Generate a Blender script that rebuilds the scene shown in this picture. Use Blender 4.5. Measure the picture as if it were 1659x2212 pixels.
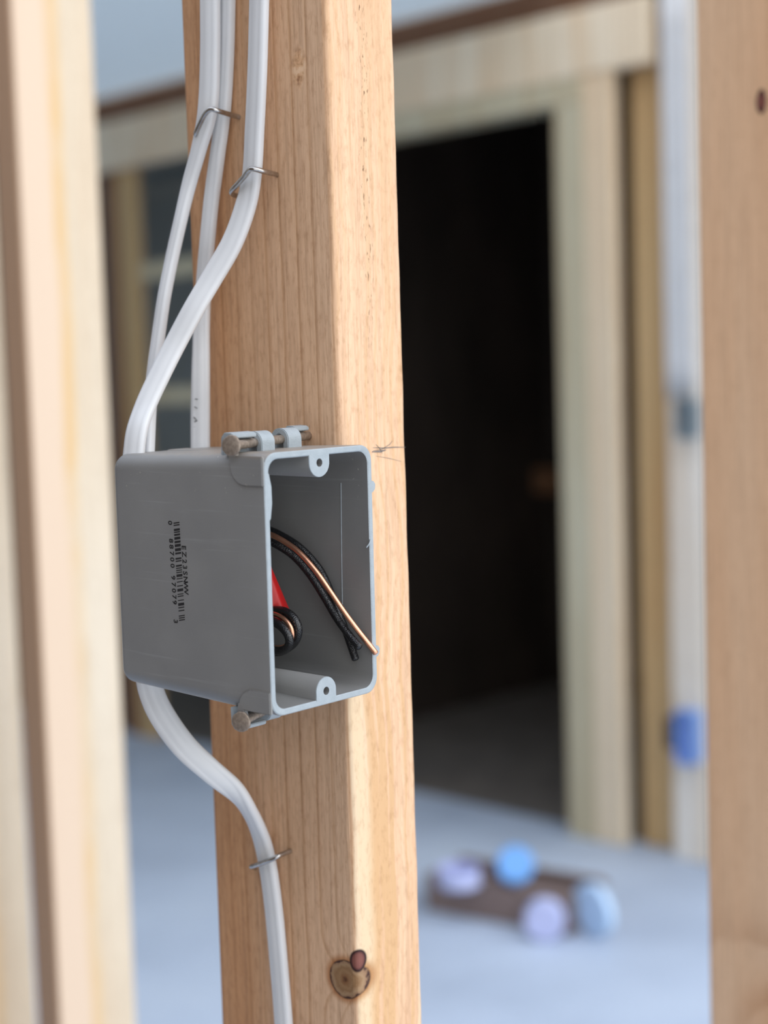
import bpy, bmesh, math, random
from mathutils import Vector, Matrix, Euler, noise
import numpy as np
random.seed(4)
SC = bpy.context.scene
COL = SC.collection
for o in list(bpy.data.objects): bpy.data.objects.remove(o)
ZF = 1180.4                                    # height of the box centre above the slab, mm
def V(x, y, z): return Vector((x/1000, y/1000, (z+ZF)/1000))

# ------------------------------------------------------------------ camera
F_PX, W_PX, H_PX = 3335.93, 1659, 2212
YAW, PITCH, ROLL = 0.7938261, -0.0802008, -0.0304268
CAM = np.array([-420.922, -437.149, 69.613])
_f = np.array([math.sin(YAW)*math.cos(PITCH), math.cos(YAW)*math.cos(PITCH), math.sin(PITCH)])
_r = np.array([math.cos(YAW), -math.sin(YAW), 0.0]); _u = np.cross(_r, _f)
RR = math.cos(ROLL)*_r + math.sin(ROLL)*_u; UU = -math.sin(ROLL)*_r + math.cos(ROLL)*_u
cd = bpy.data.cameras.new('camera'); cam = bpy.data.objects.new('camera', cd); COL.objects.link(cam)
SC.camera = cam
M = Matrix(((RR[0], UU[0], -_f[0]), (RR[1], UU[1], -_f[1]), (RR[2], UU[2], -_f[2]))).to_4x4()
M.translation = V(*CAM); cam.matrix_world = M
cd.sensor_fit = 'HORIZONTAL'; cd.sensor_width = 36; cd.lens = F_PX/W_PX*36
cd.clip_start = .01; cd.clip_end = 100
cd.dof.use_dof = True; cd.dof.focus_distance = .592; cd.dof.aperture_fstop = cd.lens/9.5

def ray(u, v): return (u-829.5)/F_PX*RR - (v-1106)/F_PX*UU + _f
def at(u, v, ax, val):                         # world point (mm, box-centre z) seen at a pixel on the plane axis = val
    d = ray(u, v); t = (val-CAM[ax])/d[ax]; return CAM + t*d
BOXROT = Euler((0.014704, -0.010375, 0.042816), 'XYZ'); BR = np.array(BOXROT.to_matrix()); BO = np.array([0, -17.346, 0.0])
def bat(u, v, ax, val):                        # the same in the outlet box's own frame
    d = BR.T@ray(u, v); c = BR.T@(CAM-BO); t = (val-c[ax])/d[ax]; return c + t*d

# ------------------------------------------------------------------ light
EXPOSURE = 0.07
SC.view_settings.view_transform = 'Standard'; SC.view_settings.look = 'None'
SC.view_settings.gamma = 1; SC.view_settings.exposure = EXPOSURE
SC.view_settings.use_curve_mapping = False
wd = bpy.data.worlds.new('sky'); SC.world = wd; wd.use_nodes = True
nt = wd.node_tree; nt.nodes.clear()
def wn(t, **k):
    n = nt.nodes.new(t)
    for a, b in k.items(): setattr(n, a, b)
    return n
tc = wn('ShaderNodeTexCoord'); sx = wn('ShaderNodeSeparateXYZ'); nt.links.new(tc.outputs['Generated'], sx.inputs[0])
def lobe(sock, sign, a, b, col, prev):
    m = wn('ShaderNodeMath', operation='MULTIPLY'); nt.links.new(sock, m.inputs[0]); m.inputs[1].default_value = sign
    r = wn('ShaderNodeMapRange', interpolation_type='SMOOTHSTEP'); nt.links.new(m.outputs[0], r.inputs[0])
    r.inputs[1].default_value = a; r.inputs[2].default_value = b
    x = wn('ShaderNodeMix', data_type='RGBA', blend_type='ADD', clamp_result=False)
    nt.links.new(r.outputs[0], x.inputs[0]); x.inputs[7].default_value = (*col, 1)
    if isinstance(prev, tuple): x.inputs[6].default_value = (*prev, 1)
    else: nt.links.new(prev, x.inputs[6])
    return x.outputs[2]
c = lobe(sx.outputs[1], -1, .15, .95, (1.14, 1.20, 1.26), (.33, .32, .305))       # bright open side behind the camera
c = lobe(sx.outputs[2], 1, .15, .9, (.95, 1.08, 1.34), c)                        # open roof above
c = lobe(sx.outputs[0], -1, .2, .95, (.22, .16, .10), c)                          # warm timber side
bg = wn('ShaderNodeBackground'); bg.inputs[1].default_value = 1.0
nt.links.new(c, bg.inputs[0]); ou = wn('ShaderNodeOutputWorld'); nt.links.new(bg.outputs[0], ou.inputs[0])
sd = bpy.data.lights.new('soft_sun', 'SUN'); sd.energy = .62; sd.angle = math.radians(38); sd.color = (1, .97, .93)
so = bpy.data.objects.new('soft_sun', sd); COL.objects.link(so)
so.rotation_euler = Vector((-.22, .84, -.5)).to_track_quat('-Z', 'Y').to_euler()

# ------------------------------------------------------------------ material helpers
class NT:
    def __init__(s, name, rough=.6, metal=0, spec=.5):
        s.m = bpy.data.materials.new(name); s.m.use_nodes = True; s.t = s.m.node_tree
        s.b = s.t.nodes['Principled BSDF']; s.b.inputs['Roughness'].default_value = rough
        s.b.inputs['Metallic'].default_value = metal; s.b.inputs['Specular IOR Level'].default_value = spec
        s.tc = s.t.nodes.new('ShaderNodeTexCoord').outputs['Object']
    def put(s, sock, v):
        if isinstance(v, bpy.types.NodeSocket): s.t.links.new(v, sock)
        elif isinstance(v, (tuple, list)) and len(v) == 3 and sock.type == 'RGBA': sock.default_value = (*v, 1)
        else: sock.default_value = v
    def n(s, t, ins=(), out=0, **k):
        n = s.t.nodes.new(t)
        for a, b in k.items(): setattr(n, a, b)
        for i, v in (ins.items() if isinstance(ins, dict) else enumerate(ins)): s.put(n.inputs[i], v)
        return n.outputs[out]
    def math(s, op, a, b=0, c=0, clamp=False): return s.n('ShaderNodeMath', (a, b, c), operation=op, use_clamp=clamp)
    def vm(s, op, a, b, out=0): return s.n('ShaderNodeVectorMath', (a, b), out=out, operation=op)
    def map(s, scale, loc=(0, 0, 0), src=None): return s.n('ShaderNodeMapping', {0: src or s.tc, 1: loc, 3: scale})
    def noise(s, scale, detail=3, vec=None, rough=.5, out=0): return s.n('ShaderNodeTexNoise', {0: vec or s.tc, 2: scale, 3: detail, 4: rough}, out=out)
    def mix(s, f, a, b, blend='MIX'): return s.n('ShaderNodeMix', {0: f, 6: a, 7: b}, out=2, data_type='RGBA', blend_type=blend)
    def rng(s, v, a, b, c=0., d=1., smooth=False): return s.n('ShaderNodeMapRange', (v, a, b, c, d), interpolation_type='SMOOTHSTEP' if smooth else 'LINEAR')
    def ramp(s, f, pts):
        n = s.t.nodes.new('ShaderNodeValToRGB'); s.put(n.inputs[0], f); e = n.color_ramp.elements
        while len(e) < len(pts): e.new(.5)
        for q, (p, c) in zip(e, pts): q.position = p; q.color = (*c, 1)
        return n.outputs[0]
    def bump(s, h, strength=.3, dist=.001):
        s.put(s.b.inputs['Normal'], s.n('ShaderNodeBump', {0: strength, 1: dist, 'Height': h}))
    def col(s, c): s.put(s.b.inputs['Base Color'], c); return s.m

def plain(name, color, rough=.6, metal=0, vary=.12, scale=40, spec=.5, bump=0, stretch=(1, 1, 1)):
    k = NT(name, rough, metal, spec)
    f = k.noise(scale, 4, k.map(stretch)); lo = tuple(max(0, x*(1-vary)) for x in color); hi = tuple(min(1, x*(1+vary)) for x in color)
    if bump: k.bump(f, bump, .0005)
    return k.col(k.ramp(f, [(.3, lo), (.7, hi)]))

def wood(name, light=(.64, .44, .29), dark=(.46, .26, .14), pith=(.3, -.2), ring=.0046, seed=0., warp=.004, contrast=1., tint=None,
         knots=(), rough=.62, zs=.05, extra=None, fibre=.5, bump=.25, late0=.35):
    """softwood: growth rings around a pith line, fibres, optional knots given as (x, y, z, r, rz, kind) in object space"""
    k = NT(name, rough, 0, .3)
    base = k.map((1, 1, zs), (seed, seed*.7, seed*.3))
    w = k.noise(9, 3, base, out=1); w = k.vm('SUBTRACT', w, (.5, .5, .5)); w = k.n('ShaderNodeVectorMath', {0: w, 3: warp*2}, operation='SCALE')
    w2 = k.noise(60, 2, k.map((1, 1, .2), (seed*2, 0, 0)), out=1); w2 = k.vm('SUBTRACT', w2, (.5, .5, .5)); w2 = k.n('ShaderNodeVectorMath', {0: w2, 3: .0016}, operation='SCALE')
    P = k.vm('ADD', k.vm('ADD', k.tc, w), w2)
    Pxy = k.vm('MULTIPLY', P, (1, 1, 0)); r = k.vm('DISTANCE', Pxy, (pith[0], pith[1], 0), out=1)
    dk = []
    for (x, y, z, rr, rz, kind) in knots:
        dv = k.vm('DIVIDE', k.vm('SUBTRACT', P, (x, y, z)), (rr, rr, rz)); d = k.n('ShaderNodeVectorMath', {0: dv}, out=1, operation='LENGTH')
        dk.append((d, kind))
        if kind in ('knot', 'swirl'):
            g = k.math('POWER', 2.718, k.math('MULTIPLY', k.math('MULTIPLY', d, d), -.45)); r = k.math('ADD', r, k.math('MULTIPLY', g, rr*(1.3 if kind == 'knot' else .5)))
    ph = k.math('DIVIDE', r, ring); fr = k.math('FRACT', ph)
    vary = k.noise(1.3, 2, k.map((40, 40, .6), (seed*3, 1, 0)))
    late = k.math('MULTIPLY', k.rng(fr, late0, .92, smooth=True), k.rng(fr, .90, 1.0, 1, 0, smooth=True))
    late = k.math('MULTIPLY', k.math('POWER', late, 1.6), k.rng(vary, .3, .7, .25*contrast, 1.*contrast))
    big = k.noise(14, 3, k.map((1, 1, .07), (seed*5, 2, seed)))
    l2 = tuple(min(1, c*f) for c, f in zip(light, (1.10, 1.16, 1.25))); l1 = tuple(c*f for c, f in zip(light, (.97, .88, .80)))
    c = k.ramp(big, [(.32, l1), (.5, light), (.68, l2)])
    c = k.mix(late, c, dark)
    fb = k.noise(420, 3, k.map((1, 1, .035), (seed, seed, 0)), rough=.7)
    c = k.mix(fibre, c, k.ramp(fb, [(.25, (.55, .5, .46)), (.55, (.98, .98, .97)), (.8, (1.0, 1.0, 1.0))]), 'MULTIPLY')
    pore = k.noise(900, 2, k.map((1, 1, .12), (0, seed, 0)))
    c = k.mix(.35, c, k.ramp(pore, [(.3, (.7, .63, .56)), (.5, (1, 1, 1))]), 'MULTIPLY')
    if extra: c = extra(k, c)
    nz = k.noise(260, 4)
    for d, kind in dk:
        if kind == 'knot':
            rg = k.math('ADD', d, k.math('MULTIPLY', k.math('SUBTRACT', nz, .5), .5))
            kc = k.ramp(rg, [(0, (.09, .035, .012)), (.12, (.12, .045, .015)), (.2, (.25, .12, .05)), (.45, (.33, .19, .09)), (.62, (.27, .145, .065)), (.8, (.38, .24, .13)), (.93, (.31, .18, .10)), (1, (.06, .025, .018))])
            c = k.mix(k.rng(d, 1.0, 1.08, 1, 0), c, kc)
            c = k.mix(k.math('MULTIPLY', k.rng(d, 1.0, 1.5, 1, 0, smooth=True), k.rng(d, .98, 1.04)), c, (.62, .42, .26), 'MULTIPLY')
        elif kind == 'bark':
            c = k.mix(k.rng(d, .95, 1.1, 1, 0), c, k.ramp(d, [(0, (.28, .11, .08)), (.7, (.20, .07, .055)), (.9, (.03, .01, .01))]))
        elif kind == 'hole':
            c = k.mix(k.rng(d, .8, 1.1, 1, 0), c, (.012, .008, .005))
        elif kind == 'tan':
            c = k.mix(k.math('MULTIPLY', k.rng(d, .4, 1.1, 1, 0, smooth=True), 1.), c, k.ramp(nz, [(.38, (.36, .17, .08)), (.5, (.74, .44, .24)), (.62, (.88, .60, .38))]))
        elif kind == 'soft':
            c = k.mix(k.math('MULTIPLY', k.rng(d, .2, 1.4, 1, 0, smooth=True), k.rng(nz, .35, .6, .2, .9)), c, (.42, .22, .10))
        elif kind == 'swirl':
            c = k.mix(k.math('MULTIPLY', k.rng(d, .3, 1.5, 1, 0, smooth=True), .5), c, (.75, .56, .40), 'MULTIPLY')
    h = k.math('SUBTRACT', k.math('ADD', fb, k.math('MULTIPLY', pore, .6)), k.math('MULTIPLY', late, .5))
    if tint: c = k.mix(1., c, tint, 'MULTIPLY')
    k.bump(h, bump, .0006)
    return k.col(c)

# ------------------------------------------------------------------ object helpers
def link(name, me, mat=None, parent=None, loc=None, smooth=False):
    o = bpy.data.objects.new(name, me); COL.objects.link(o)
    if mat: me.materials.append(mat)
    if parent is not None: o.parent = parent
    if loc is not None: o.location = loc
    if smooth:
        for p in me.polygons: p.use_smooth = True
    return o
def tag(o, label, cat, group=None, kind=None):
    if label: o['label'] = label
    if cat: o['category'] = cat
    if group: o['group'] = group
    if kind: o['kind'] = kind
    return o
def empty(name, loc, rot=None):
    o = bpy.data.objects.new(name, None); COL.objects.link(o); o.location = loc; o.empty_display_size = .02
    if rot: o.rotation_euler = rot
    return o
def mesh(name, vs, fs):
    me = bpy.data.meshes.new(name); me.from_pydata([tuple(v) for v in vs], [], fs)
    bm = bmesh.new(); bm.from_mesh(me); bmesh.ops.recalc_face_normals(bm, faces=bm.faces); bm.to_mesh(me); bm.free(); return me
def box_mesh(name, a, b, bevel=0, seg=2):
    bm = bmesh.new(); bmesh.ops.create_cube(bm, size=1)
    for v in bm.verts: v.co = Vector([a[i]+(v.co[i]+.5)*(b[i]-a[i]) for i in range(3)])
    if bevel: bmesh.ops.bevel(bm, geom=bm.edges[:], offset=bevel, segments=seg, affect='EDGES', profile=.5)
    me = bpy.data.meshes.new(name); bm.to_mesh(me); bm.free(); return me
def loft(rings, cap0=True, cap1=True, closed=True):
    n = len(rings[0]); vs = [p for r in rings for p in r]; fs = []
    for i in range(len(rings)-1):
        for j in range(n if closed else n-1):
            a = i*n+j; b = i*n+(j+1) % n; fs.append((a, b, b+n, a+n))
    if cap0: fs.append(tuple(range(n))[::-1])
    if cap1: fs.append(tuple(range((len(rings)-1)*n, len(rings)*n)))
    return vs, fs
def spline(pts, n=10):
    P = [np.array(p, float) for p in pts]; P = [2*P[0]-P[1]]+P+[2*P[-1]-P[-2]]; out = []
    for i in range(1, len(P)-2):
        for k in range(n):
            t = k/n; a, b, c, d = P[i-1:i+3]
            out.append(.5*((2*b)+(-a+c)*t+(2*a-5*b+4*c-d)*t*t+(-a+3*b-3*c+d)*t**3))
    out.append(P[-2]); return out
def tube(name, pts, r, seg=14, n=10, taper=None, local=False, dome=True):
    """round wire through pts (mm)"""
    S = spline(pts, n) if n > 1 else [np.array(p, float) for p in pts]; rings = []
    up = np.array([.3, .2, 1.0])
    T = [S[min(i+1, len(S)-1)]-S[max(i-1, 0)] for i in range(len(S))]
    nrm = np.cross(T[0], up); nrm /= np.linalg.norm(nrm)
    L = [(S[0]-T[0]/np.linalg.norm(T[0])*r*.35, T[0], .6)] if dome else []
    L += [(S[i], T[i], 1) for i in range(len(S))]
    if dome: L += [(S[-1]+T[-1]/np.linalg.norm(T[-1])*r*.35, T[-1], .6)]
    for c, t, k in L:
        t = t/np.linalg.norm(t); nrm = nrm-t*np.dot(nrm, t); nrm /= np.linalg.norm(nrm); bn = np.cross(t, nrm)
        rings.append([c+(nrm*math.cos(a)+bn*math.sin(a))*r*k for a in [2*math.pi*j/seg for j in range(seg)]])
    vs, fs = loft(rings)
    return mesh(name, [(v/1000 if local else V(*v)) for v in vs], fs)
def flat_cable(name, pts, normals, wid, thk, n=10):
    """flat oval cable: pts mm, thin direction per point, half width / half thickness per point"""
    S = spline(pts, n); N = spline(normals, n); Wd = spline([[w] for w in wid], n); Tk = spline([[t] for t in thk], n); rings = []
    for i in range(len(S)):
        t = S[min(i+1, len(S)-1)]-S[max(i-1, 0)]; t /= np.linalg.norm(t)
        nn = N[i]-t*np.dot(N[i], t); nn /= np.linalg.norm(nn); w = np.cross(t, nn); a = Wd[i][0]; b = Tk[i][0]; ring = []
        for j in range(40):
            th = 2*math.pi*j/40; cx, cy = math.cos(th), math.sin(th)
            px = abs(cx)**.78*(1 if cx > 0 else -1)*a; py = abs(cy)**.78*(1 if cy > 0 else -1)*b
            py *= 1-.10*math.exp(-((abs(px)/a-.45)/.13)**2)                      # faint valleys between the conductors
            ring.append(S[i]+w*px+nn*py)
        rings.append(ring)
    vs, fs = loft(rings); return mesh(name, [V(*v) for v in vs], fs)

# ------------------------------------------------------------------ materials
white_pvc = plain('white_cable_jacket', (.74, .75, .76), .30, vary=.05, scale=25)
galv = plain('nail_steel', (.40, .33, .27), .45, .7, vary=.25, scale=700, bump=.15)
staple_steel = plain('staple_steel', (.50, .48, .46), .25, 1, vary=.2, scale=500)
copper = plain('bare_copper', (.88, .44, .28), .34, 1, vary=.08, scale=300)
k = NT('black_wire_insulation', .22, 0, .6)
h = k.n('ShaderNodeTexVoronoi', {0: k.tc, 2: 2200}); k.bump(h, .5, .0003); black_ins = k.col((.008, .008, .009))
red_plastic = plain('red_plastic', (.45, .012, .012), .35, vary=.1)
blue_plastic = plain('blue_plastic', (.15, .38, .78), .4, vary=.08)
pale_blue = plain('pale_blue_plastic', (.50, .68, .90), .5, vary=.08)
periwinkle = plain('periwinkle_plastic', (.30, .47, .86), .5, vary=.06)
lilac = plain('lilac_plastic', (.50, .54, .80), .5, vary=.08)
grey_blue = plain('grey_blue_plastic', (.28, .34, .38), .5, vary=.08)
cardboard = plain('cardboard', (.24, .175, .155), .85, vary=.12, scale=30)
ink = plain('black_ink', (.012, .011, .012), .55, vary=.2)
graphite = plain('graphite', (.20, .17, .15), .5, vary=.3, scale=600)

k = NT('grey_pvc_box', .42, 0, .5)
nz = k.noise(40, 4); fine = k.noise(1500, 2); c = k.ramp(nz, [(.3, (.228, .225, .219)), (.7, (.262, .258, .248))])
k2 = k.noise(700, 2, k.map((1, 1, 1))); dirt = k.noise(22, 3, k.map((1, 1, 1), (3, 1, 0)))
sep = k.t.nodes.new('ShaderNodeSeparateXYZ'); k.t.links.new(k.tc, sep.inputs[0])
top = k.rng(sep.outputs[2], .018, .046, .0, 1., smooth=True)
speck = k.math('MULTIPLY', k.rng(k2, .705, .74), k.math('MULTIPLY', top, k.rng(dirt, .45, .6)))
c = k.mix(k.math('MULTIPLY', speck, .8), c, (.55, .50, .44))
dust = k.math('MULTIPLY', k.rng(sep.outputs[2], .0455, .0478), k.rng(k.noise(160, 4), .35, .65, .2, .85))
c = k.mix(dust, c, (.34, .28, .22))
scr = k.noise(60, 3, k.map((1, .3, 9), (.2, .5, 1))); c = k.mix(k.rng(scr, .62, .75, 0, .18), c, (.45, .45, .45))
k.bump(k.math('ADD', fine, k.math('MULTIPLY', nz, 2)), .12, .0003); box_pvc = k.col(c)
k = NT('grey_pvc_trimmed_lit', .5, 0, .5)  # trimmed edges; the brighter front light is put into this paler grey
k.bump(k.noise(1800, 3), .5, .0003); rim_pvc = k.col(k.ramp(k.noise(300, 4), [(.3, (.34, .385, .41)), (.7, (.39, .435, .46))]))

# ------------------------------------------------------------------ setting: slab, ceiling, walls
k = NT('concrete', .55, 0, .4)
c = k.ramp(k.noise(2.2, 6), [(.3, (.42, .49, .60)), (.55, (.51, .59, .71)), (.75, (.56, .64, .75))])
c = k.mix(.5, c, k.ramp(k.noise(60, 4), [(.3, (.85, .85, .85)), (.6, (1, 1, 1))]), 'MULTIPLY')
k.bump(k.noise(90, 4), .15, .002); concrete = k.col(c)
k = NT('translucent_ceiling', .8, 0, .2)        # ceiling made a translucent white sheet, added to brighten its dark underside
ceil_m = k.col((.82, .86, .86)); tl = k.t.nodes.new('ShaderNodeBsdfTranslucent'); tl.inputs[0].default_value = (.74, .80, .84, 1)
mx = k.t.nodes.new('ShaderNodeMixShader'); mx.inputs[0].default_value = .5; k.t.links.new(k.b.outputs[0], mx.inputs[1]); k.t.links.new(tl.outputs[0], mx.inputs[2])
k.t.links.new(mx.outputs[0], k.t.nodes['Material Output'].inputs[0])
dry = plain('grey_drywall', (.45, .47, .45), .85, vary=.06, scale=3)
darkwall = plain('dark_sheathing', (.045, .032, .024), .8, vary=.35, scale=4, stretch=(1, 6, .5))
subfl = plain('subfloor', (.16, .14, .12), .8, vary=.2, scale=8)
def slab(name, a, b, mat):
    o = link(name, box_mesh(name, [v/1000 for v in a], [v/1000 for v in b]), mat); o['kind'] = 'structure'; return o
slab('floor', (-1500, -2500, -120), (2990, 7000, 0), concrete)
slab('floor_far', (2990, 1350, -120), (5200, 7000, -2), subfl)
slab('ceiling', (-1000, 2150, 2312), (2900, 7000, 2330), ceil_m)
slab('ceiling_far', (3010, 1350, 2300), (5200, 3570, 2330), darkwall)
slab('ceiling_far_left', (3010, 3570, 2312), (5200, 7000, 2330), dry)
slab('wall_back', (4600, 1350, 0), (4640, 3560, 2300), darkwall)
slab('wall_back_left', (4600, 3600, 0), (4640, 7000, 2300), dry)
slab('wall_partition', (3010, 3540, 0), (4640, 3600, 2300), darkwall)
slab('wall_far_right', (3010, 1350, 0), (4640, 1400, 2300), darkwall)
for nm, ya, yb in (('wall_left_blocker', -850, 1250), ('wall_left_far_blocker', 2300, 7000)): slab(nm, (-1040, ya, 0), (-1000, yb, 2312), bpy.data.materials.get('blocker_brown') or plain('blocker_brown', (.20, .15, .11), .8, vary=.3, scale=5, stretch=(1, 6, .5)))  # unseen walls added to shade the left-facing sides
slab('wall_far_left', (-1000, 6900, 0), (4640, 7000, 2312), dry)

# ------------------------------------------------------------------ framing lumber
def lumber(name, a, b, mat, label, cat, group=None, bev=3, kind=None):
    """a, b: opposite corners in mm, z above the slab; origin at the base corner"""
    o = link(name, box_mesh(name, (0, 0, 0), [(b[i]-a[i])/1000 for i in range(3)], bev/1000, 3), mat, loc=[v/1000 for v in a], smooth=False)
    return tag(o, label, cat, group, kind)
def cream_bands(k, c):
    s = k.t.nodes.new('ShaderNodeSeparateXYZ'); k.t.links.new(k.tc, s.inputs[0]); X, Y, Z = s.outputs
    xx = k.math('ADD', X, k.math('MULTIPLY', k.math('SUBTRACT', k.noise(3, 3, k.map((1, 1, 1))), .5), .022))
    c = k.mix(k.rng(xx, .046, .034, 0, .9, smooth=True), c, (.80, .61, .45))
    am = k.math('MULTIPLY', k.rng(xx, .034, .042, smooth=True), k.rng(xx, .056, .047, smooth=True))
    c = k.mix(k.math('MULTIPLY', am, k.rng(k.noise(7, 3), .35, .6, .35, 1)), c, (.76, .52, .27))
    return k.mix(k.math('MULTIPLY', k.rng(X, .0035, .0015), .9), c, (.40, .24, .14))      # left face browned: its shade is put into the colour
w_pale = wood('pale_pine', (.92, .76, .55), (.55, .40, .24), (.02, .35), .02, 3.1, .02, .7, bump=.1)
w_cream = wood('cream_pine', (.78, .66, .50), (.66, .44, .25), (.045, .10), .03, 5.2, .02, .4, bump=.1, extra=cream_bands)
w_ochre = wood('ochre_pine', (.64, .44, .22), (.42, .26, .12), (.2, .3), .012, 7.7, .02, .6, bump=.1)
w_brown = wood('brown_fir', (.30, .15, .075), (.20, .09, .04), (.2, .3), .012, 1.7, .02, .6, bump=.1)
w_dark = wood('dark_fir', (.17, .085, .045), (.12, .06, .03), (.2, .3), .012, 1.9, .02, .6, bump=.1)
w_right = wood('pink_fir', (.78, .54, .35), (.60, .37, .22), (.25, .03), .013, 9.1, .012, .8, bump=.2,
               knots=[(0, .0435, 1.410, .0035, .008, 'bark'), (0, .030, .860, .03, .03, 'swirl'), (0, .02, .79, .05, .05, 'swirl')])
w_white = wood('bleached_pine', (.90, .82, .71), (.78, .66, .5), (.02, .35), .02, 4.1, .02, .5, bump=.1)
w_olive = wood('olive_pine', (.62, .55, .38), (.5, .42, .26), (.2, .3), .02, 2.7, .02, .5, bump=.1)

# ------------------------------------------------------------------ hero stud
SX, SY = 38, 89
def dk(u, v, ax, val, r, rz, kind):
    p = at(u, v, ax, val); return (p[0]/1000, p[1]/1000, (p[2]+ZF)/1000, r/1000, rz/1000, kind)
knots = [dk(752, 2110, 0, 0, 9.6, 7.8, 'knot'), dk(783, 2078, 0, 0, 5.6, 5.0, 'bark'), dk(652, 132, 0, 0, 5.2, 9.5, 'tan'), dk(671, 910, 0, 0, .9, 2.0, 'hole'),
         dk(664, 912, 0, 0, 1.5, 1.4, 'tan'), dk(880, 800, 1, 0, 5, 8, 'swirl'), dk(867, 826, 1, 0, 1.3, .9, 'hole'), dk(868, 812, 1, 0, 4.2, 5.5, 'soft'), dk(701, 1542, 0, 0, .7, 2.8, 'hole'),
         dk(727, 345, 1, 0, 2.4, 3, 'tan')]
def hero_extra(k, c):
    s = k.t.nodes.new('ShaderNodeSeparateXYZ'); k.t.links.new(k.tc, s.inputs[0]); X, Y, Z = s.outputs
    front = k.rng(Y, .0006, .0012, 1, 0)
    # broad amber growth bands of the flat-sawn edge
    wv = k.noise(11, 4, k.map((.5, 1, .9), (7, 0, 2))); xx = k.math('ADD', X, k.math('MULTIPLY', k.math('SUBTRACT', wv, .5), .022))
    b = k.noise(210, 3, k.n('ShaderNodeCombineXYZ', (xx, 0, k.math('MULTIPLY', Z, .012)))); low = k.rng(Z, 1.32, 1.05, .35, 1.)
    c = k.mix(k.math('MULTIPLY', k.math('MULTIPLY', k.rng(b, .49, .58, smooth=True), front), low), c, (.70, .43, .22))
    c = k.mix(k.math('MULTIPLY', k.math('MULTIPLY', k.rng(b, .46, .34, smooth=True), front), k.math('MULTIPLY', low, .7)), c, (.86, .66, .43))
    edge = k.math('MULTIPLY', k.rng(xx, .0125, .006, smooth=True), k.math('MULTIPLY', front, k.rng(Z, 1.24, 1.15)))
    c = k.mix(k.math('MULTIPLY', edge, .65), c, (.86, .69, .47))
    # darker, redder tone towards the stud's back edge, speckled flecks over the wide face
    back_y = k.math('ADD', Y, k.math('MULTIPLY', k.math('SUBTRACT', k.noise(12, 3, k.map((1, 1, .35), (4, 0, 0))), .5), .05))
    c = k.mix(k.rng(back_y, .050, .074, 0, .75, smooth=True), c, (.84, .70, .55), 'MULTIPLY')
    fk = k.noise(420, 3, k.map((1, 1, .4), (2, 2, 0)), rough=.65); c = k.mix(.55, c, k.ramp(fk, [(.32, (.74, .66, .60)), (.5, (1, 1, 1)), (.72, (1, 1, 1))]), 'MULTIPLY')
    # short planer tears
    t = k.noise(1, 2, k.map((1100, 1, 260), (3, 0, 0))); band = k.rng(k.math('ABSOLUTE', k.math('SUBTRACT', xx, .0185)), .0010, .0034, 1, 0)
    t2 = k.math('MULTIPLY', k.math('MULTIPLY', k.rng(t, .60, .66), band), k.math('MULTIPLY', front, k.rng(Z, 1.24, 1.30)))
    c = k.mix(t2, c, (.22, .12, .06))
    # grey-brown weathered band along the left face beside the arris
    g = k.math('MULTIPLY', k.math('MULTIPLY', k.rng(Y, .028, .006, smooth=True), k.rng(Y, .0, .003)), k.rng(k.noise(20, 3, k.map((1, 1, .2))), .3, .7, .3, .75))
    c = k.mix(g, c, (.93, .97, 1.0), 'MULTIPLY')
    return c
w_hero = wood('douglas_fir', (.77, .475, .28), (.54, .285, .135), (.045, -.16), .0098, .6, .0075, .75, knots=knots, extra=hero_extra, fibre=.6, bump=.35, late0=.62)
def hero_stud():
    rings = []; zs = np.arange(0, 2313, 4.0)
    for z in zs:
        n1 = noise.noise(Vector((3.1, 0, z*.011))); n2 = noise.noise(Vector((9.1, 0, z*.05))); R1 = max(1.2, 3.0+2.6*n1+.8*n2); ring = []
        zc = z-ZF
        for kz, am in ((158, 1.6), (212, 1.2)): R1 -= am*math.exp(-((zc-kz)/4.5)**2)
        R1 = max(.6, R1); e = .25*n2
        def arc(cx, cy, r, a0, a1, n=6):
            for i in range(n+1):
                a = math.radians(a0+(a1-a0)*i/n); ring.append((cx+r*math.cos(a), cy+r*math.sin(a), zc))
        arc(R1+e*.3, R1+e*.3, R1, 180, 270); arc(SX-2.2, 2.2, 2.2-.3*n2, 270, 360); arc(SX-2.5, SY-2.5, 2.5, 0, 90); arc(2.8, SY-2.8, 2.8, 90, 180)
        rings.append([V(*p) for p in ring])
    vs, fs = loft(rings); me = mesh('wall_stud', vs, fs); base = V(0, 0, -ZF)
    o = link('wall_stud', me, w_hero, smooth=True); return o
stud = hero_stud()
tag(stud, 'sharp reddish fir wall stud in the foreground with the grey box nailed to it', 'wall stud')
def strip(name, pts, w, mat, parent, off):
    """thin mark lying on the stud's front edge: pts are (x, z) mm, tapering ends"""
    vs = []; fs = []; n = len(pts)
    for i, (x, z) in enumerate(pts):
        a = max(0, i-1); b = min(n-1, i+1); d = Vector((pts[b][0]-pts[a][0], pts[b][1]-pts[a][1])).normalized(); q = Vector((-d.y, d.x))*w*(.5 if 0 < i < n-1 else .2)
        vs += [V(x+q.x, off, z+q.y), V(x-q.x, off, z-q.y)]
    for i in range(n-1): fs.append((2*i, 2*i+1, 2*i+3, 2*i+2))
    o = link(name, mesh(name, vs, fs), mat, parent); return o
def px_line(pts): return [(at(u, v, 1, -.06)[0], at(u, v, 1, -.06)[2]) for u, v in pts]
for pts, w in (([(806, 967), (830, 968), (850, 966), (876, 966)], .42), ([(806, 974), (826, 970), (842, 960), (848, 952)], .25), ([(804, 976), (822, 975), (834, 972)], .9),
               ([(812, 985), (840, 990), (868, 997)], .2), ([(812, 960), (820, 968), (826, 980)], .3)):
    m = strip('pencil_mark', px_line(pts), w, graphite, stud, -.06)

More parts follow.
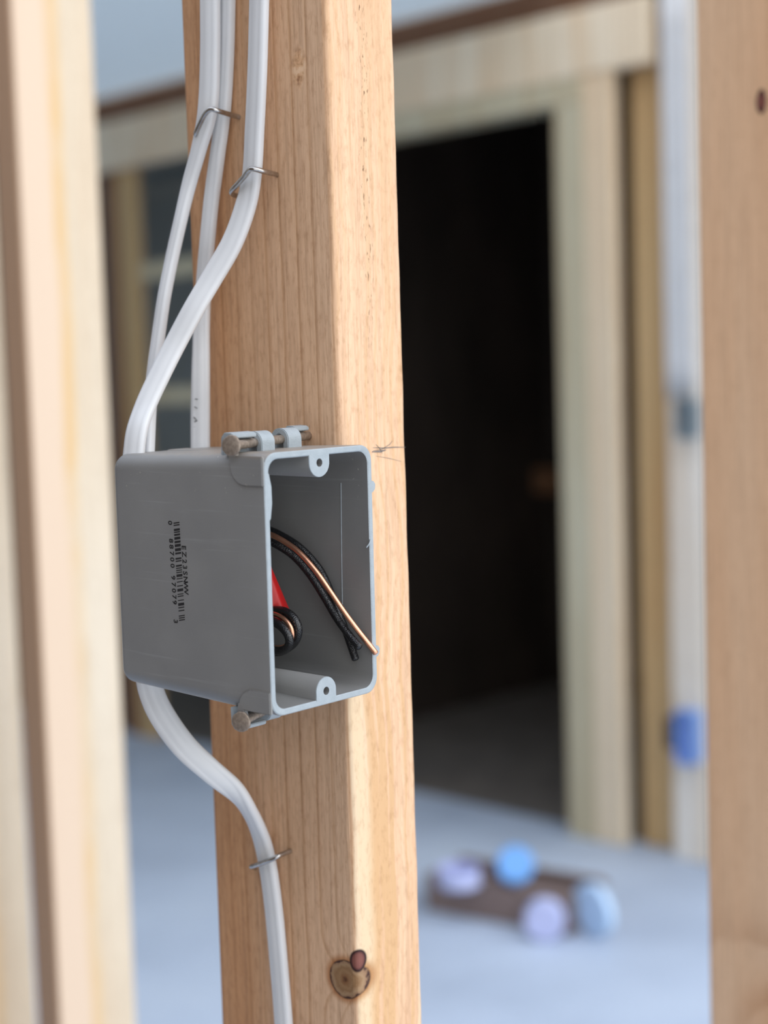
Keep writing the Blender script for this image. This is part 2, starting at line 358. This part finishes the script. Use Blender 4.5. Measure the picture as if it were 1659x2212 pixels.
# ------------------------------------------------------------------ neighbouring studs
lumber('wall_stud', (394, 0, 0), (432, 89, 2312), w_right, 'brown wall stud along the right edge of the photo, one stud bay from the box', 'wall stud')
lumber('wall_stud', (373, 800, 0), (463, 838, 2312), w_cream, 'broad pale cream stud left of the white cables, blurred', 'wall stud')
lumber('wall_stud', (373, 983, 0), (463, 1021, 2312), w_cream, 'pinkish stud at the very left edge, partly behind the pale cream stud', 'wall stud')
# far wall in the plane x = 2920
lumber('door_header', (2905, 1852, 2052), (2950, 4300, 2222), w_pale, 'thick pale timber header over the dark doorway', 'beam')
lumber('header_board', (2908, 2064, 1985), (3000, 2900, 2052), w_olive, 'thin olive-yellow board under the door header', 'board')
lumber('top_plate', (2930, 1500, 2222), (3010, 6000, 2312), w_dark, 'dark reddish-brown plate running above the pale door header', 'beam')
lumber('trimmer_stud', (2910, 2064, 0), (2948, 2157, 1985), w_olive, 'olive-tinged jamb stud at the right side of the dark doorway', 'wall stud')
lumber('trimmer_stud', (2912, 1975, 0), (2950, 2064, 2052), w_pale, 'pale cream jamb stud right of the dark doorway', 'wall stud')
lumber('king_stud', (2970, 1820, 0), (3010, 1950, 2222), w_ochre, 'wide ochre stud right of the cream doorway jamb', 'wall stud')
lumber('wall_stud', (2920, 1725, 0), (3009, 1818, 2222), w_white, 'pale far stud carrying white cables beside the right foreground stud', 'wall stud')
lumber('jamb_stud', (2920, 2880, 0), (3009, 2970, 1985), w_ochre, 'ochre jamb stud hidden behind the foreground stud', 'wall stud')
lumber('far_stud', (2935, 4146, 0), (2973, 4240, 2052), w_brown, 'dark brown far stud beside the pale cream stud, left of the cables', 'wall stud')
lumber('far_stud', (2925, 4050, 0), (2963, 4146, 2052), w_ochre, 'ochre far stud between dark stud and grey panel, left of the cables', 'wall stud')
lumber('blocking', (2940, 2970, 1655), (2978, 4050, 1715), w_olive, 'upper horizontal blocking seen behind the white cables', 'board', 'blocking between far studs')
lumber('blocking', (2940, 2970, 1215), (2978, 4050, 1275), w_olive, 'lower horizontal blocking seen behind the white cables', 'board', 'blocking between far studs')
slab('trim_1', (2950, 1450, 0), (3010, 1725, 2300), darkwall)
# studs and board in the dark room
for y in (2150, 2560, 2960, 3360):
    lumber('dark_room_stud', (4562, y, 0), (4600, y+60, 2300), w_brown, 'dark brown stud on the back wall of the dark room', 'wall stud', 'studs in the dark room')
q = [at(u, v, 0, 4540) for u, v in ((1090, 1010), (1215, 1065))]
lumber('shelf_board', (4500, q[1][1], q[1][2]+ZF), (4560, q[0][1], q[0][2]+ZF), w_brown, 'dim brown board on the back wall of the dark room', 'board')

# ------------------------------------------------------------------ far electrical bits
def cable_run(name, x, y, z0, z1, w, t, label, group):
    o = link(name, flat_cable(name, [(x, y, z0-ZF), (x, y+1, (z0+z1)/2-ZF), (x, y, z1-ZF)], [(-1, 0, 0)]*3, [w]*3, [t]*3, 6), white_pvc, smooth=True)
    return tag(o, label, 'cable', group)
for i in range(4): cable_run('electrical_cable', 2915, 1744+i*21, 1205, 2215, 9.5, 3.5, 'one of four white cables side by side down the far stud above the grey-blue box', 'white cables on the far stud')
def far_box(name, c, s, mat, label):
    root = empty(name, (c[0]/1000, c[1]/1000, c[2]/1000)); tag(root, label, 'electrical box')
    if name == 'outlet_box': link('shade_block', box_mesh('shade_block', (-.012, s[1]/1000, -.042), (.026, s[1]/1000+.042, .042), .004), darkwall, root)['label'] = 'dark block added for the shadowed gap beside the blue box'  # added dark piece painting in the shadow left of the box
    vs = []; fs = []
    def rr(hy, hz, x, r):
        out = []
        for cy, cz, a0 in ((hy-r, hz-r, 0), (-hy+r, hz-r, 90), (-hy+r, -hz+r, 180), (hy-r, -hz+r, 270)):
            for i in range(5): a = math.radians(a0+i*22.5); out.append((x/1000, (cy+r*math.cos(a))/1000, (cz+r*math.sin(a))/1000))
        return out
    R = [rr(s[1]-4, s[2]-4, s[0], 8), rr(s[1], s[2], 0, 10), rr(s[1], s[2], -s[0], 10), rr(s[1]-3, s[2]-3, -s[0], 8), rr(s[1]-4, s[2]-4, s[0]-4, 8)]
    v, f = loft(R); link('box_shell', mesh('box_shell', v, f), mat, root, smooth=False)
    for sg in (1, -1):
        link('screw_boss', box_mesh('screw_boss', (-s[0]/1000, -.005, (sg*(s[2]-9)-4)/1000), (s[0]*.5/1000, .005, (sg*(s[2]-9)+4)/1000), .0015), mat, root)
    return root
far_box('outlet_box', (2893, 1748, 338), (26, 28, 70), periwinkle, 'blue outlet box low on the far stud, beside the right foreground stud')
far_box('switch_box', (2893, 1737, 1150), (24, 24, 50), grey_blue, 'grey-blue switch box at mid height where the far white cables end')

# ------------------------------------------------------------------ things on the slab
def cup(name, loc, rot, r, h, mat, label, group=None):
    root = empty(name, [v/1000 for v in loc], rot); tag(root, label, 'electrical box', group)
    prof = [(0, 0), (r*.9, 0), (r, h*.08), (r, h), (r*.94, h), (r*.9, h*.12), (0, h*.1)]; n = 32; rings = []
    for pr, pz in prof: rings.append([(max(pr, .01)*math.cos(2*math.pi*j/n)/1000, max(pr, .01)*math.sin(2*math.pi*j/n)/1000, pz/1000) for j in range(n)])
    v, f = loft(rings); link('box_shell', mesh('box_shell', v, f), mat, root, smooth=False)
    for sg in (1, -1): link('screw_boss', box_mesh('screw_boss', ((sg*r*.8-5)/1000, -.005, .004), ((sg*r*.8+5)/1000, .005, h/1000), .001), mat, root)
    return root
def carton():
    a = np.array([2208, 2045.]); b = np.array([2285, 1672.]); d = (b-a)/np.linalg.norm(b-a); nrm = np.array([-d[1], d[0]]);
    if nrm[0] < 0: nrm = -nrm
    L = np.linalg.norm(b-a); Wd = 170; Hh = 84
    root = empty('cardboard_box', (a[0]/1000, a[1]/1000, 0), (0, 0, math.atan2(d[1], d[0])))
    tag(root, 'low open brown cardboard box lying on the pale slab', 'box')
    s = 1 if nrm@np.array([-d[1], d[0]]) > 0 else -1
    def part(n, p, q): link(n, box_mesh(n, [min(p[i], q[i])/1000 for i in range(3)], [max(p[i], q[i])/1000 for i in range(3)], .0008, 1), cardboard, root)
    part('box_bottom', (0, 0, 0), (L, s*Wd, 4)); part('side_wall', (0, 0, 4), (L, s*4, Hh)); part('side_wall', (0, s*(Wd-4), 4), (L, s*Wd, Hh))
    part('end_wall', (0, s*4, 4), (4, s*(Wd-4), Hh)); part('end_wall', (L-4, s*4, 4), (L, s*(Wd-4), Hh))
    for e in (0, 1):
        m = box_mesh('box_flap', (0, 0, 0), (L/1000, .05, .004), .0008, 1); f = link('box_flap', m, cardboard, root, loc=(0, s*(Wd if e else 0)/1000, Hh/1000))
        f.rotation_euler = (s*math.radians(-35) if e else s*0, 0, 0)
        if s < 0: f.rotation_euler = (math.radians(180+35) if e else math.radians(-80), 0, 0)
carton()
def fl(u, v, z=0): p = at(u, v, 2, z-ZF); return (p[0], p[1], z)
def ax(x, y, z): return Vector((x, y, z)).to_track_quat('Z', 'Y').to_euler()
cup('round_junction_box', (*fl(1114, 1866, 142)[:2], 142), ax(.62, .62, -.48), 43, 40, blue_plastic, 'bright blue round electrical box tilted on top of the cardboard box')
cup('round_junction_box', (*fl(1176, 1992, 48)[:2], 47), ax(.75, .55, .02), 46, 38, lilac, 'pale lilac round electrical box standing in front of the cardboard box')
cup('round_junction_box', (*fl(1274, 1968, 62)[:2], 62), ax(.98, -.2, .05), 61, 20, pale_blue, 'pale light blue round electrical box at the right end of the cardboard box')
cup('round_junction_box', (*fl(992, 1912, 89)[:2], 89), (0, 0, .4), 50, 42, lilac, 'pale lilac round electrical box resting on the left end of the cardboard box')
def bucket():
    p = at(940, 1430, 0, 4300); root = empty('bucket', (4.3, p[1]/1000, 0)); tag(root, 'dark red bucket on the floor of the dark room', 'bucket')
    n = 32; prof = [(0, 0), (95, 0), (115, 260), (120, 262), (120, 272), (110, 272), (92, 8), (0, 8)]
    v, f = loft([[(max(r, .01)*math.cos(2*math.pi*j/n)/1000, max(r, .01)*math.sin(2*math.pi*j/n)/1000, z/1000) for j in range(n)] for r, z in prof])
    link('bucket_body', mesh('bucket_body', v, f), red_plastic, root, smooth=False)
    h = link('bucket_handle', tube('bucket_handle', [(115*math.cos(a), 40*math.sin(a), 262-90*math.sin(a)) for a in np.linspace(0, math.pi, 9)], 2.5, local=True), staple_steel, root, smooth=True)
bucket()

# ------------------------------------------------------------------ the grey electrical box
BW, BH, BD, BH2 = 57.48, 96.65, 89.48, 91.8
bx = empty('electrical_box', V(*BO), BOXROT)
tag(bx, 'grey plastic single-gang electrical box nailed to the foreground stud', 'electrical box')
def rrect(y, inset, r, n=8):
    t = y/BD; hz = (BH/2)*(1-t)+(BH2/2)*t-inset; x0 = -BW+1.1*t+inset; x1 = -.2*t-inset; r = max(r-inset*.6, .8); out = []
    for cx, cz, a0 in ((x1-r, hz-r, 0), (x0+r, hz-r, 90), (x0+r, -hz+r, 180), (x1-r, -hz+r, 270)):
        for i in range(n+1): a = math.radians(a0+i*90/n); out.append((cx+r*math.cos(a), y, cz+r*math.sin(a)))
    return out
TH = 2.5; rings = []
for i in range(7): a = math.pi/2*i/6; rings.append(rrect(BD-5+5*math.sin(a) if i < 6 else BD, 5*(1-math.cos(a)), 6.2))
rings = rings[::-1]
for y in (70, 45, 20, 8, 1.0): rings.append(rrect(y, 0, 6.2))
rings.append(rrect(.3, .15, 6.2)); nb = len(rings); rings.append(rrect(0, .5, 6.2)); rings.append(rrect(0, TH-.4, 6.2)); rings.append(rrect(.3, TH, 6.2))
for y in (12, 40, 70, 82): rings.append(rrect(y, TH, 6.2))
rings.append(rrect(86, TH+3, 6.2))
# smooth bulge of the left wall's inner side just behind the rim
for ri in range(nb+1, nb+4):
    for j, (x, y, z) in enumerate(rings[ri]):
        pass
vs, fs = loft(rings)
body = link('box_body', mesh('box_body', [Vector(v)/1000 for v in vs], fs), box_pvc, bx, smooth=True)
body.data.materials.append(rim_pvc)
for p in body.data.polygons:
    cc = [body.data.vertices[i].co.y for i in p.vertices]
    if max(cc) < .00045: p.material_index = 1
m = body.modifiers.new('split', 'EDGE_SPLIT'); m.split_angle = math.radians(35)

def boss(sg):
    hx, hz = -28.9, sg*43.0; rt = 5.4; n = 48; wall = sg*(BH/2-1.6); Y1 = 80; out = []; hole = []
    for j in range(n):
        a = 2*math.pi*j/n; ca, sa = math.cos(a), math.sin(a)
        if sa*sg <= 0: q = (hx+rt*ca, hz+rt*sa)
        else:
            tx = rt/abs(ca) if abs(ca) > 1e-6 else 1e9; tz = abs(wall-hz)/abs(sa) if abs(sa) > 1e-6 else 1e9; t = min(tx, tz); q = (hx+t*ca, hz+t*sa)
        out.append(q); hole.append((hx+1.55*ca, hz+1.55*sa))
    R = [[(x, Y1, z) for x, z in out], [(x, .25, z) for x, z in out], [(hx+(x-hx)*.97, -.03, hz+(z-hz)*.97) for x, z in out],
         [(x, -.03, z) for x, z in hole], [(hx+(x-hx)*.9, 12, hz+(z-hz)*.9) for x, z in hole]]
    vs, fs = loft(R); o = link('screw_boss', mesh('screw_boss', [Vector(v)/1000 for v in vs], fs), box_pvc, bx, smooth=True)
    o.data.materials.append(rim_pvc)
    for p in o.data.polygons:
        if max(o.data.vertices[i].co.y for i in p.vertices) < .0003: p.material_index = 1
    m = o.modifiers.new('split', 'EDGE_SPLIT'); m.split_angle = math.radians(35)
boss(1); boss(-1)

def extr(name, poly, axis, a, b, mat, parent, bevel=0.25):
    """prism: poly of 2-D mm points in the plane normal to axis"""
    def P(p, t): return {0: (t, p[0], p[1]), 1: (p[0], t, p[1]), 2: (p[0], p[1], t)}[axis]
    vs, fs = loft([[P(p, a) for p in poly], [P(p, b) for p in poly]]); me = mesh(name, [Vector(v)/1000 for v in vs], fs)
    if bevel:
        bm = bmesh.new(); bm.from_mesh(me); es = [e for e in bm.edges if len(e.link_faces) == 2 and e.calc_face_angle() > .6]
        bmesh.ops.bevel(bm, geom=es, offset=bevel/1000, segments=2, affect='EDGES'); bm.to_mesh(me); bm.free()
    return link(name, me, mat, parent)
# raised pads at the two front corners of the left side
for sg in (1, -1):
    pl = [(.2, sg*47.0), (17.2, sg*47.0)]; r = 7.5; cz = 36.2 if sg > 0 else 38.8
    pl += [(17.2-r+r*math.cos(a), sg*(cz+r-r*math.sin(a))) for a in np.linspace(0, math.pi/2, 8)] + [(.2, sg*cz)]
    extr('corner_pad', pl, 0, -BW-.55, -BW+1, box_pvc, bx, .35)
# inner swelling of the left wall, two nubs on the right rim, flash, mould line
extr('wall_rib', [(-BW+1.5, 42), (-BW+2.6, 40.5), (-BW+3.6, 36), (-BW+3.7, 30), (-BW+2.8, 24.5), (-BW+1.5, 23)], 1, .02, 30, rim_pvc, bx, 0)
for z in (31.9, -32.4): extr('locating_nub', [(-1.0, z-2.6), (.4, z-2.2), (1.6, z-1.2), (1.9, z+.8), (1.0, z+2.0), (-1, z+2.4)], 1, .1, 2.2, rim_pvc, bx, .2)
link('mould_line', tube('mould_line', [(-2.62, 14.3, 33), (-2.62, 15, 8), (-2.62, 15.5, -17)], .16, 8, 6, local=True), rim_pvc, bx, smooth=True)
link('plastic_burr', tube('plastic_burr', [(-2.2, -.1, 11.5), (-3.0, -.3, 10.2), (-4.0, .4, 8.6)], .28, 8, 6, local=True), rim_pvc, bx, smooth=True)

# nail brackets
def nail_line(x, sg): return 14.2+(x+60)/60*20.8
def arch(x0, x1, sg, ro=4.9):
    zc = sg*50.9; yc = nail_line((x0+x1)/2, sg); out = []
    n = 18
    outer = [(yc+ro*math.cos(a), zc+sg*ro*math.sin(a)*.86) for a in np.linspace(0, math.pi, n)]
    inner = [(yc+1.9*math.cos(a), zc+sg*1.9*math.sin(a)) for a in np.linspace(math.pi, 0, n)]
    poly = [(yc+ro, sg*46.5)]+outer+[(yc-ro, sg*46.5), (yc-1.9, sg*46.5)]+inner+[(yc+1.9, sg*46.5)]
    # side faces of an arch are concave: build as quads between the outer and inner outline
    A = [(yc+ro, sg*47.0)]+outer+[(yc-ro, sg*47.0)]; B = ([(yc-1.9, sg*47.0)]+inner+[(yc+1.9, sg*47.0)])[::-1]
    vs = []; fs = []; m = len(A)
    for x in (x0, x1):
        for p in A: vs.append((x, *p))
        for p in B: vs.append((x, *p))
    for i in range(m-1):
        fs += [(i, i+1, m+i+1, m+i), (2*m+i, 2*m+i+1, 3*m+i+1, 3*m+i), (i, i+1, 2*m+i+1, 2*m+i), (m+i, m+i+1, 3*m+i+1, 3*m+i)]
    fs += [(0, m, 3*m, 2*m), (m-1, 2*m-1, 4*m-1, 3*m-1)]
    me = mesh('nail_loop', [Vector(v)/1000 for v in vs], fs); bm = bmesh.new(); bm.from_mesh(me)
    es = [e for e in bm.edges if len(e.link_faces) == 2 and e.calc_face_angle() > .8]
    bmesh.ops.bevel(bm, geom=es, offset=.0003, segments=2, affect='EDGES'); bm.to_mesh(me); bm.free()
    return link('nail_loop', me, rim_pvc, bx)
for sg in (1, -1):
    arch(-42, -35, sg); arch(-21, -13.5, sg)
    for x0, x1 in ((-57.0, -45), (-9.5, -1.5)):
        yc = nail_line((x0+x1)/2, sg)
        extr('nail_guide', [(yc+.2, sg*53.2), (yc+3.6, sg*52.2), (yc+4.4, sg*47), (yc+5.6, sg*47), (yc+5.2, sg*53.6), (yc+3.5, sg*55.4), (yc+.2, sg*55.2), (yc-1.2, sg*54.6), (yc-1.2, sg*53.4)], 0, x0, x1, rim_pvc, bx, .25)
    # the web that carries the bracket down the side of the box
    extr('bracket_web', [(14.6, sg*44.5), (17.4, sg*44.5), (18.5, sg*50), (13.5, sg*50)], 0, -BW-.6, -BW+1.4, box_pvc, bx, .3)

# printed marks on the left side: bars and characters as ink a hair proud of the plastic
def side(z_rel, y): return y
BARS = [(222,242),(260,280),(330,368),(380,400),(418,450),(472,516),(538,574),(594,640),(664,712),(735,766),(825,855),(873,893),(948,978),(996,1013),(1032,1050),(1068,1085),(1108,1152),(1175,1190),(1230,1245),(1298,1315),(1355,1400),(1440,1455),(1475,1492),(1545,1560),(1598,1645),(1668,1685),(1720,1738),(1808,1825),(1843,1860),(1880,1898)]
XS = -BW-.05
vs = []; fs = []
def xs_at(y): return -BW+1.1*y/BD-.05
for a, b in BARS:
    for c in (a, b):
        v = 1100+c/7.9; ul = 340+(275+(c-222)*.0575)/7.9; ur = ul+12.9
        for u, dv in ((ul, 1.0), (ur, -1.0)):
            p = bat(u, v+dv, 0, -BW+.6); vs.append((xs_at(p[1]), p[1], p[2]))
    i = len(vs)-4; fs.append((i, i+1, i+3, i+2))
link('printed_barcode', mesh('printed_barcode', [Vector(v)/1000 for v in vs], fs), ink, bx)['label'] = 'black printed barcode'
fvs = {'0': None}
def glyph(ch, cy, cz, size, squash):
    cu = bpy.data.curves.new('glyph', 'FONT'); cu.body = ch; cu.size = size/1000; cu.align_x = 'CENTER'; cu.align_y = 'CENTER'; cu.offset = .00009; cu.resolution_u = 3
    ob = bpy.data.objects.new('glyph', cu); COL.objects.link(ob); dg = bpy.context.evaluated_depsgraph_get(); dg.update()
    me = bpy.data.meshes.new_from_object(ob.evaluated_get(dg)); bpy.data.objects.remove(ob)
    V3 = []
    for v in me.vertices:      # reading direction runs down the box, character tops point to the box front
        x, y = v.co.x*squash, v.co.y
        V3.append((cy/1000-y, cz/1000-x))
    F = [tuple(p.vertices) for p in me.polygons]; return V3, F
def printed(name, chars, size, squash, label):
    vs = []; fs = []
    for ch, u, v in chars:
        p = bat(u, v, 0, -BW+.6); a, f = glyph(ch, p[1], p[2], size, squash); n0 = len(vs)
        vs += [(xs_at(y*1000)/1000, y, z) for y, z in a]; fs += [tuple(i+n0 for i in q) for q in f]
    link(name, mesh(name, vs, fs), ink, bx)['label'] = label
digs = [('0', 232), ('8', 538), ('8', 640), ('7', 752), ('0', 857), ('0', 965), ('9', 1168), ('7', 1282), ('0', 1388), ('7', 1495), ('9', 1590), ('3', 1915)]
printed('printed_digits', [(c, 340+(213+(y-232)*.0577)/7.9, 1100+y/7.9) for c, y in digs], 3.3, 1.0, 'small black printed digits')
lets = [('E', 655), ('Z', 770), ('2', 888), ('3', 990), ('S', 1090), ('N', 1200), ('W', 1305), ('V', 1412)]
printed('printed_letters', [(c, 340+(450+(y-655)*.055)/7.9, 1100+y/7.9) for c, y in lets], 3.5, .95, 'small black printed letters')

# ------------------------------------------------------------------ nails through the brackets
BM = Matrix.Translation(V(*BO)) @ BOXROT.to_matrix().to_4x4()
def nail(sg, label):
    a = Vector((-60, nail_line(-60, sg), sg*50.9)); b = Vector((24, nail_line(24, sg), sg*50.9)); d = (b-a).normalized()
    root = empty('nail', BM@(a/1000)); tag(root, label, 'nail')
    root.rotation_euler = (BOXROT.to_matrix()@d.to_track_quat('Z', 'Y').to_matrix()).to_euler()
    L = (b-a).length; n = 28
    def rev(name, prof, jit=0):
        rs = [[(max(r, .01)*(1+jit*noise.noise(Vector((math.cos(2*math.pi*j/n)*3, math.sin(2*math.pi*j/n)*3, 1))))*math.cos(2*math.pi*j/n)/1000, max(r, .01)*(1+jit*noise.noise(Vector((math.cos(2*math.pi*j/n)*3, math.sin(2*math.pi*j/n)*3, 1))))*math.sin(2*math.pi*j/n)/1000, z/1000) for j in range(n)] for r, z in prof]
        v, f = loft(rs); o = link(name, mesh(name, v, f), galv, root, smooth=True); m = o.modifiers.new('split', 'EDGE_SPLIT'); m.split_angle = math.radians(40)
    rev('nail_head', [(0, 0), (3.3, .05), (3.8, .35), (3.85, .9), (3.6, 1.3), (1.8, 1.6)], .06)
    prof = [(1.75, 1.2)]
    z = 2.5
    while z < L-8: prof += [(1.72, z), (1.62, z+.35)]; z += .8
    prof += [(1.7, L-6), (.1, L)]; rev('nail_shank', prof)
nail(1, 'steel nail through the loops on top of the grey box')
nail(-1, 'steel nail through the loops under the grey box')

# ------------------------------------------------------------------ white cables
def W(u, v, x): return tuple(at(u, v, 0, x))
def cab(pts, nrm, wid, thk, label, up=True):
    P = [W(*p) for p in pts]
    e = P[0] if up else P[-1]; zs = []; st = 20                          # run on straight to the top plate / the slab
    z = e[2]+(st if up else -st)
    while abs(z) < 1130: zs.append(z); st *= 1.5; z += st if up else -st
    ext = [(e[0], e[1], q) for q in zs+[1140 if up else -1178]]; m_ = len(ext)
    if up: P = ext[::-1]+P; nrm = nrm[:1]*m_+nrm; wid = wid[:1]*m_+wid; thk = thk[:1]*m_+thk
    else: P = P+ext; nrm = nrm+nrm[-1:]*m_; wid = wid+wid[-1:]*m_; thk = thk+thk[-1:]*m_
    o = link('electrical_cable', flat_cable('electrical_cable', P, nrm, wid, thk), white_pvc, smooth=True); return tag(o, label, 'cable')
X = (-1, 0, 0); D = (-.75, -.66, 0)
c3 = [(561, -60, -6.2), (560, 0, -6.2), (556, 150, -6.2), (550, 280, -6.2), (544, 380, -6.4), (529, 450, -8), (501, 525, -12), (458, 600, -18), (420, 665, -24), (380, 740, -30), (345, 810, -37), (315, 875, -44), (296, 930, -50), (288, 990, -53)]
cab(c3, [X]*5+[(-.95, -.2, -.1)]*3+[(-.9, -.3, .1)]*6, [4.9]*5+[4.8]*9, [2.5]*5+[2.4]*2+[2.3]*7, 'thick white cable curving from the lower upper staple down to the back of the box')
c1 = [(454, -60, -8.8), (454, 0, -8.8), (454, 120, -8.8), (449, 235, -8.8), (430, 320, -9.3), (408, 400, -11), (389, 480, -15), (371, 560, -18), (355, 640, -22), (343, 720, -25), (332, 800, -29), (324, 880, -34), (319, 990, -42)]
cab(c1, [(-.95, -.2, 0)]*4+[X]*9, [4.6]*4+[3.8, 3.4]+[3.0]*7, [2.6]*4+[2.4]*9, 'leftmost white cable leaning down from the top staple, passing behind the thick one')
c2 = [(494, -60, -2.9), (492, 0, -2.9), (489, 120, -2.9), (482, 240, -2.9), (469, 340, -3.5), (457, 430, -4), (448, 520, -5), (441, 600, -5), (436, 700, -7), (434, 800, -9), (433, 900, -10), (433, 990, -12)]
c2o = cab(c2, [X]*5+[(-.95, -.3, 0)]*3+[(-.85, -.5, 0), (-.75, -.66, 0), (-.72, -.7, 0), (-.72, -.7, 0)], [3.6]*5+[3.3]*3+[3.5, 3.9, 4.1, 4.1], [2.5]*12, 'white cable hanging straight along the back edge of the stud, printed near the box')
cb = [(318, 1440, -46), (326, 1490, -45), (350, 1545, -43), (398, 1612, -38), (455, 1665, -30), (508, 1710, -20), (543, 1760, -11), (566, 1815, -5), (580, 1880, -3.6), (592, 1970, -3.2), (603, 2090, -3), (612, 2200, -3), (617, 2290, -3)]
cab(cb, [(-.55, -.8, .25), (-.6, -.75, .25), (-.6, -.7, .3), (-.62, -.66, .3), (-.75, -.5, .3), (-.9, -.3, .2)]+[X]*7, [5.2, 5.2, 5.3, 5.2, 4.9, 4.7]+[4.8]*7, [2.5]*13, 'white cable leaving the bottom of the grey box and running down the stud', up=False)
# tiny smudged print on the middle cable
nn = np.array([-.72, -.69, 0]); ww = np.array([-.69, .72, 0])
for vv, off, sl in ((903, 2.0, .5), (909, 1.6, -.6), (923, 1.9, .2), (934, 2.1, .8), (941, 1.7, -.3), (955, 1.9, .4), (880, 1.6, .2), (862, 1.4, -.2)):
    c0 = np.array(at(433, vv, 0, -10.2)); P = []
    for t in (-1, -.3, .4, 1): P.append(c0+nn*2.38+ww*(off+t*.55)+np.array([0, 0, sl*t*.7+.25*math.sin(3*t)]))
    link('printed_mark', tube('printed_mark', P, .16, 6, 4), ink, c2o)
# ------------------------------------------------------------------ staples
def staple(pts, label):
    P = [W(*p) for p in pts]; o = link('cable_staple', tube('cable_staple', P, 1.05, 12, 5), staple_steel, smooth=True); return tag(o, label, 'staple')
staple([(533, 258, 3.5), (516, 253, -.2), (505, 250, -2.6), (472, 240, -10.4), (458, 236, -12.6), (450, 239, -13), (441, 250, -12.6), (431, 270, -12.2), (424, 286, -12), (426, 293, -10), (440, 296, -4), (462, 298, 3)], 'wire staple over the two left cables near the top')
staple([(612, 384, 3.5), (599, 378, 0), (572, 371, -7.4), (549, 365.5, -11.6), (539, 367, -12), (529, 380, -11.2), (514, 397, -10.6), (504, 408, -10.4), (500, 416, -9.4), (508, 422, -6), (530, 425, 3)], 'wire staple over the thick cable, below and right of the other upper staple')
staple([(642, 1833, 3.5), (628, 1838, 0), (608, 1846, -4.8), (598, 1851, -7), (588, 1856, -8), (570, 1863, -7.8), (551, 1870, -7.4), (543, 1873, -5.5), (556, 1874, 3)], 'wire staple holding the lower white cable to the stud')

# ------------------------------------------------------------------ wires inside the box
def BWp(u, v, x): q = BR@bat(u, v, 0, x)+BO; return tuple(q)
def BWy(u, v, y): q = BR@bat(u, v, 1, y)+BO; return tuple(q)
def wire(name, pts, r, mat, label, n=10, dome=True):
    o = link(name, tube(name, pts, r, 16, n, dome=dome), mat, smooth=True); return tag(o, label, 'wire')
wire('black_wire', [BWp(545, 1130, -14), BWp(575, 1142, -12), BWp(605, 1155, -10), BWp(645, 1180, -8), BWp(680, 1216, -6), BWp(702, 1250, -5), BWp(722, 1300, -4.6), BWp(742, 1350, -4.6), BWp(757, 1392, -4.8), BWp(768, 1424, -5)], 1.5, black_ins, 'upper black insulated wire arching to the lowest wire end in the box')
wire('black_wire', [BWp(545, 1155, -20), BWp(575, 1167, -17), BWp(600, 1178, -15), BWp(635, 1202, -12), BWp(670, 1242, -10), BWp(702, 1292, -9), BWp(728, 1336, -8.5), BWp(755, 1373, -8), BWp(776, 1398, -8)], 1.55, black_ins, 'lower black insulated wire arching beside the copper in the box')
wire('copper_wire', [BWp(545, 1143, -19), BWp(590, 1157, -18), BWp(625, 1177, -16.5), BWp(652, 1199, -15.5), BWp(685, 1237, -14), BWp(715, 1280, -12), BWp(745, 1324, -9.5), BWy(778, 1368, 3.2), BWy(812, 1411, -1.3)], 1.1, copper, 'bare copper wire whose tip crosses the right rim of the box')
def coil(name, u, v, x, ru, rv, r, mat, label, tilt=0.0, depth=0):
    pts = []
    for i in range(15):
        a = math.radians(-150+i*300/14); du, dv = ru*math.cos(a), rv*math.sin(a)
        pts.append(BWp(u+du*math.cos(tilt)-dv*math.sin(tilt), v+du*math.sin(tilt)+dv*math.cos(tilt), x+depth*math.sin(a)))
    return wire(name, pts, r, mat, label, 5)
coil('black_wire', 600, 1361, -24, 44, 42, 1.8, black_ins, 'outer loop of coiled black wire at the lower left of the box opening', .5, 1)
coil('black_wire', 586, 1372, -29, 44, 28, 1.7, black_ins, 'inner loop of coiled black wire nested in the outer loop', .6, 1.5)
coil('black_wire', 594, 1366, -20, 44, 42, 1.7, black_ins, 'rear loop of coiled black wire behind the copper loop in the box', .5, 1)
coil('copper_wire', 590, 1362, -27.5, 44, 34, .9, copper, 'bare copper loop lying between the coiled black wires', .55, 1)
q = [np.array(BWp(563, 1205, -27)), np.array(BWp(600, 1335, -20))]
def cone(p, q, r0, r1):
    ax = q-p; ax /= np.linalg.norm(ax); n1 = np.cross(ax, [0, 0, 1]); n1 /= np.linalg.norm(n1); n2 = np.cross(ax, n1); rings = []
    for t, r in ((0, r0*.5), (.03, r0*.9), (.08, r0), (.5, (r0+r1)/2), (.93, r1), (1, r1*.96), (1, r1*.75), (.4, r0*.6)):
        rings.append([p+(q-p)*t+(n1*math.cos(a)+n2*math.sin(a))*r*(1+.04*math.cos(6*a)) for a in [2*math.pi*j/36 for j in range(36)]])
    vs, fs = loft(rings); return mesh('wire_connector', [V(*v) for v in vs], fs)
tag(link('wire_connector', cone(q[0], q[1], 2.6, 5.2), red_plastic, smooth=True), 'red plastic piece behind the coiled black wires in the box', 'wire connector')
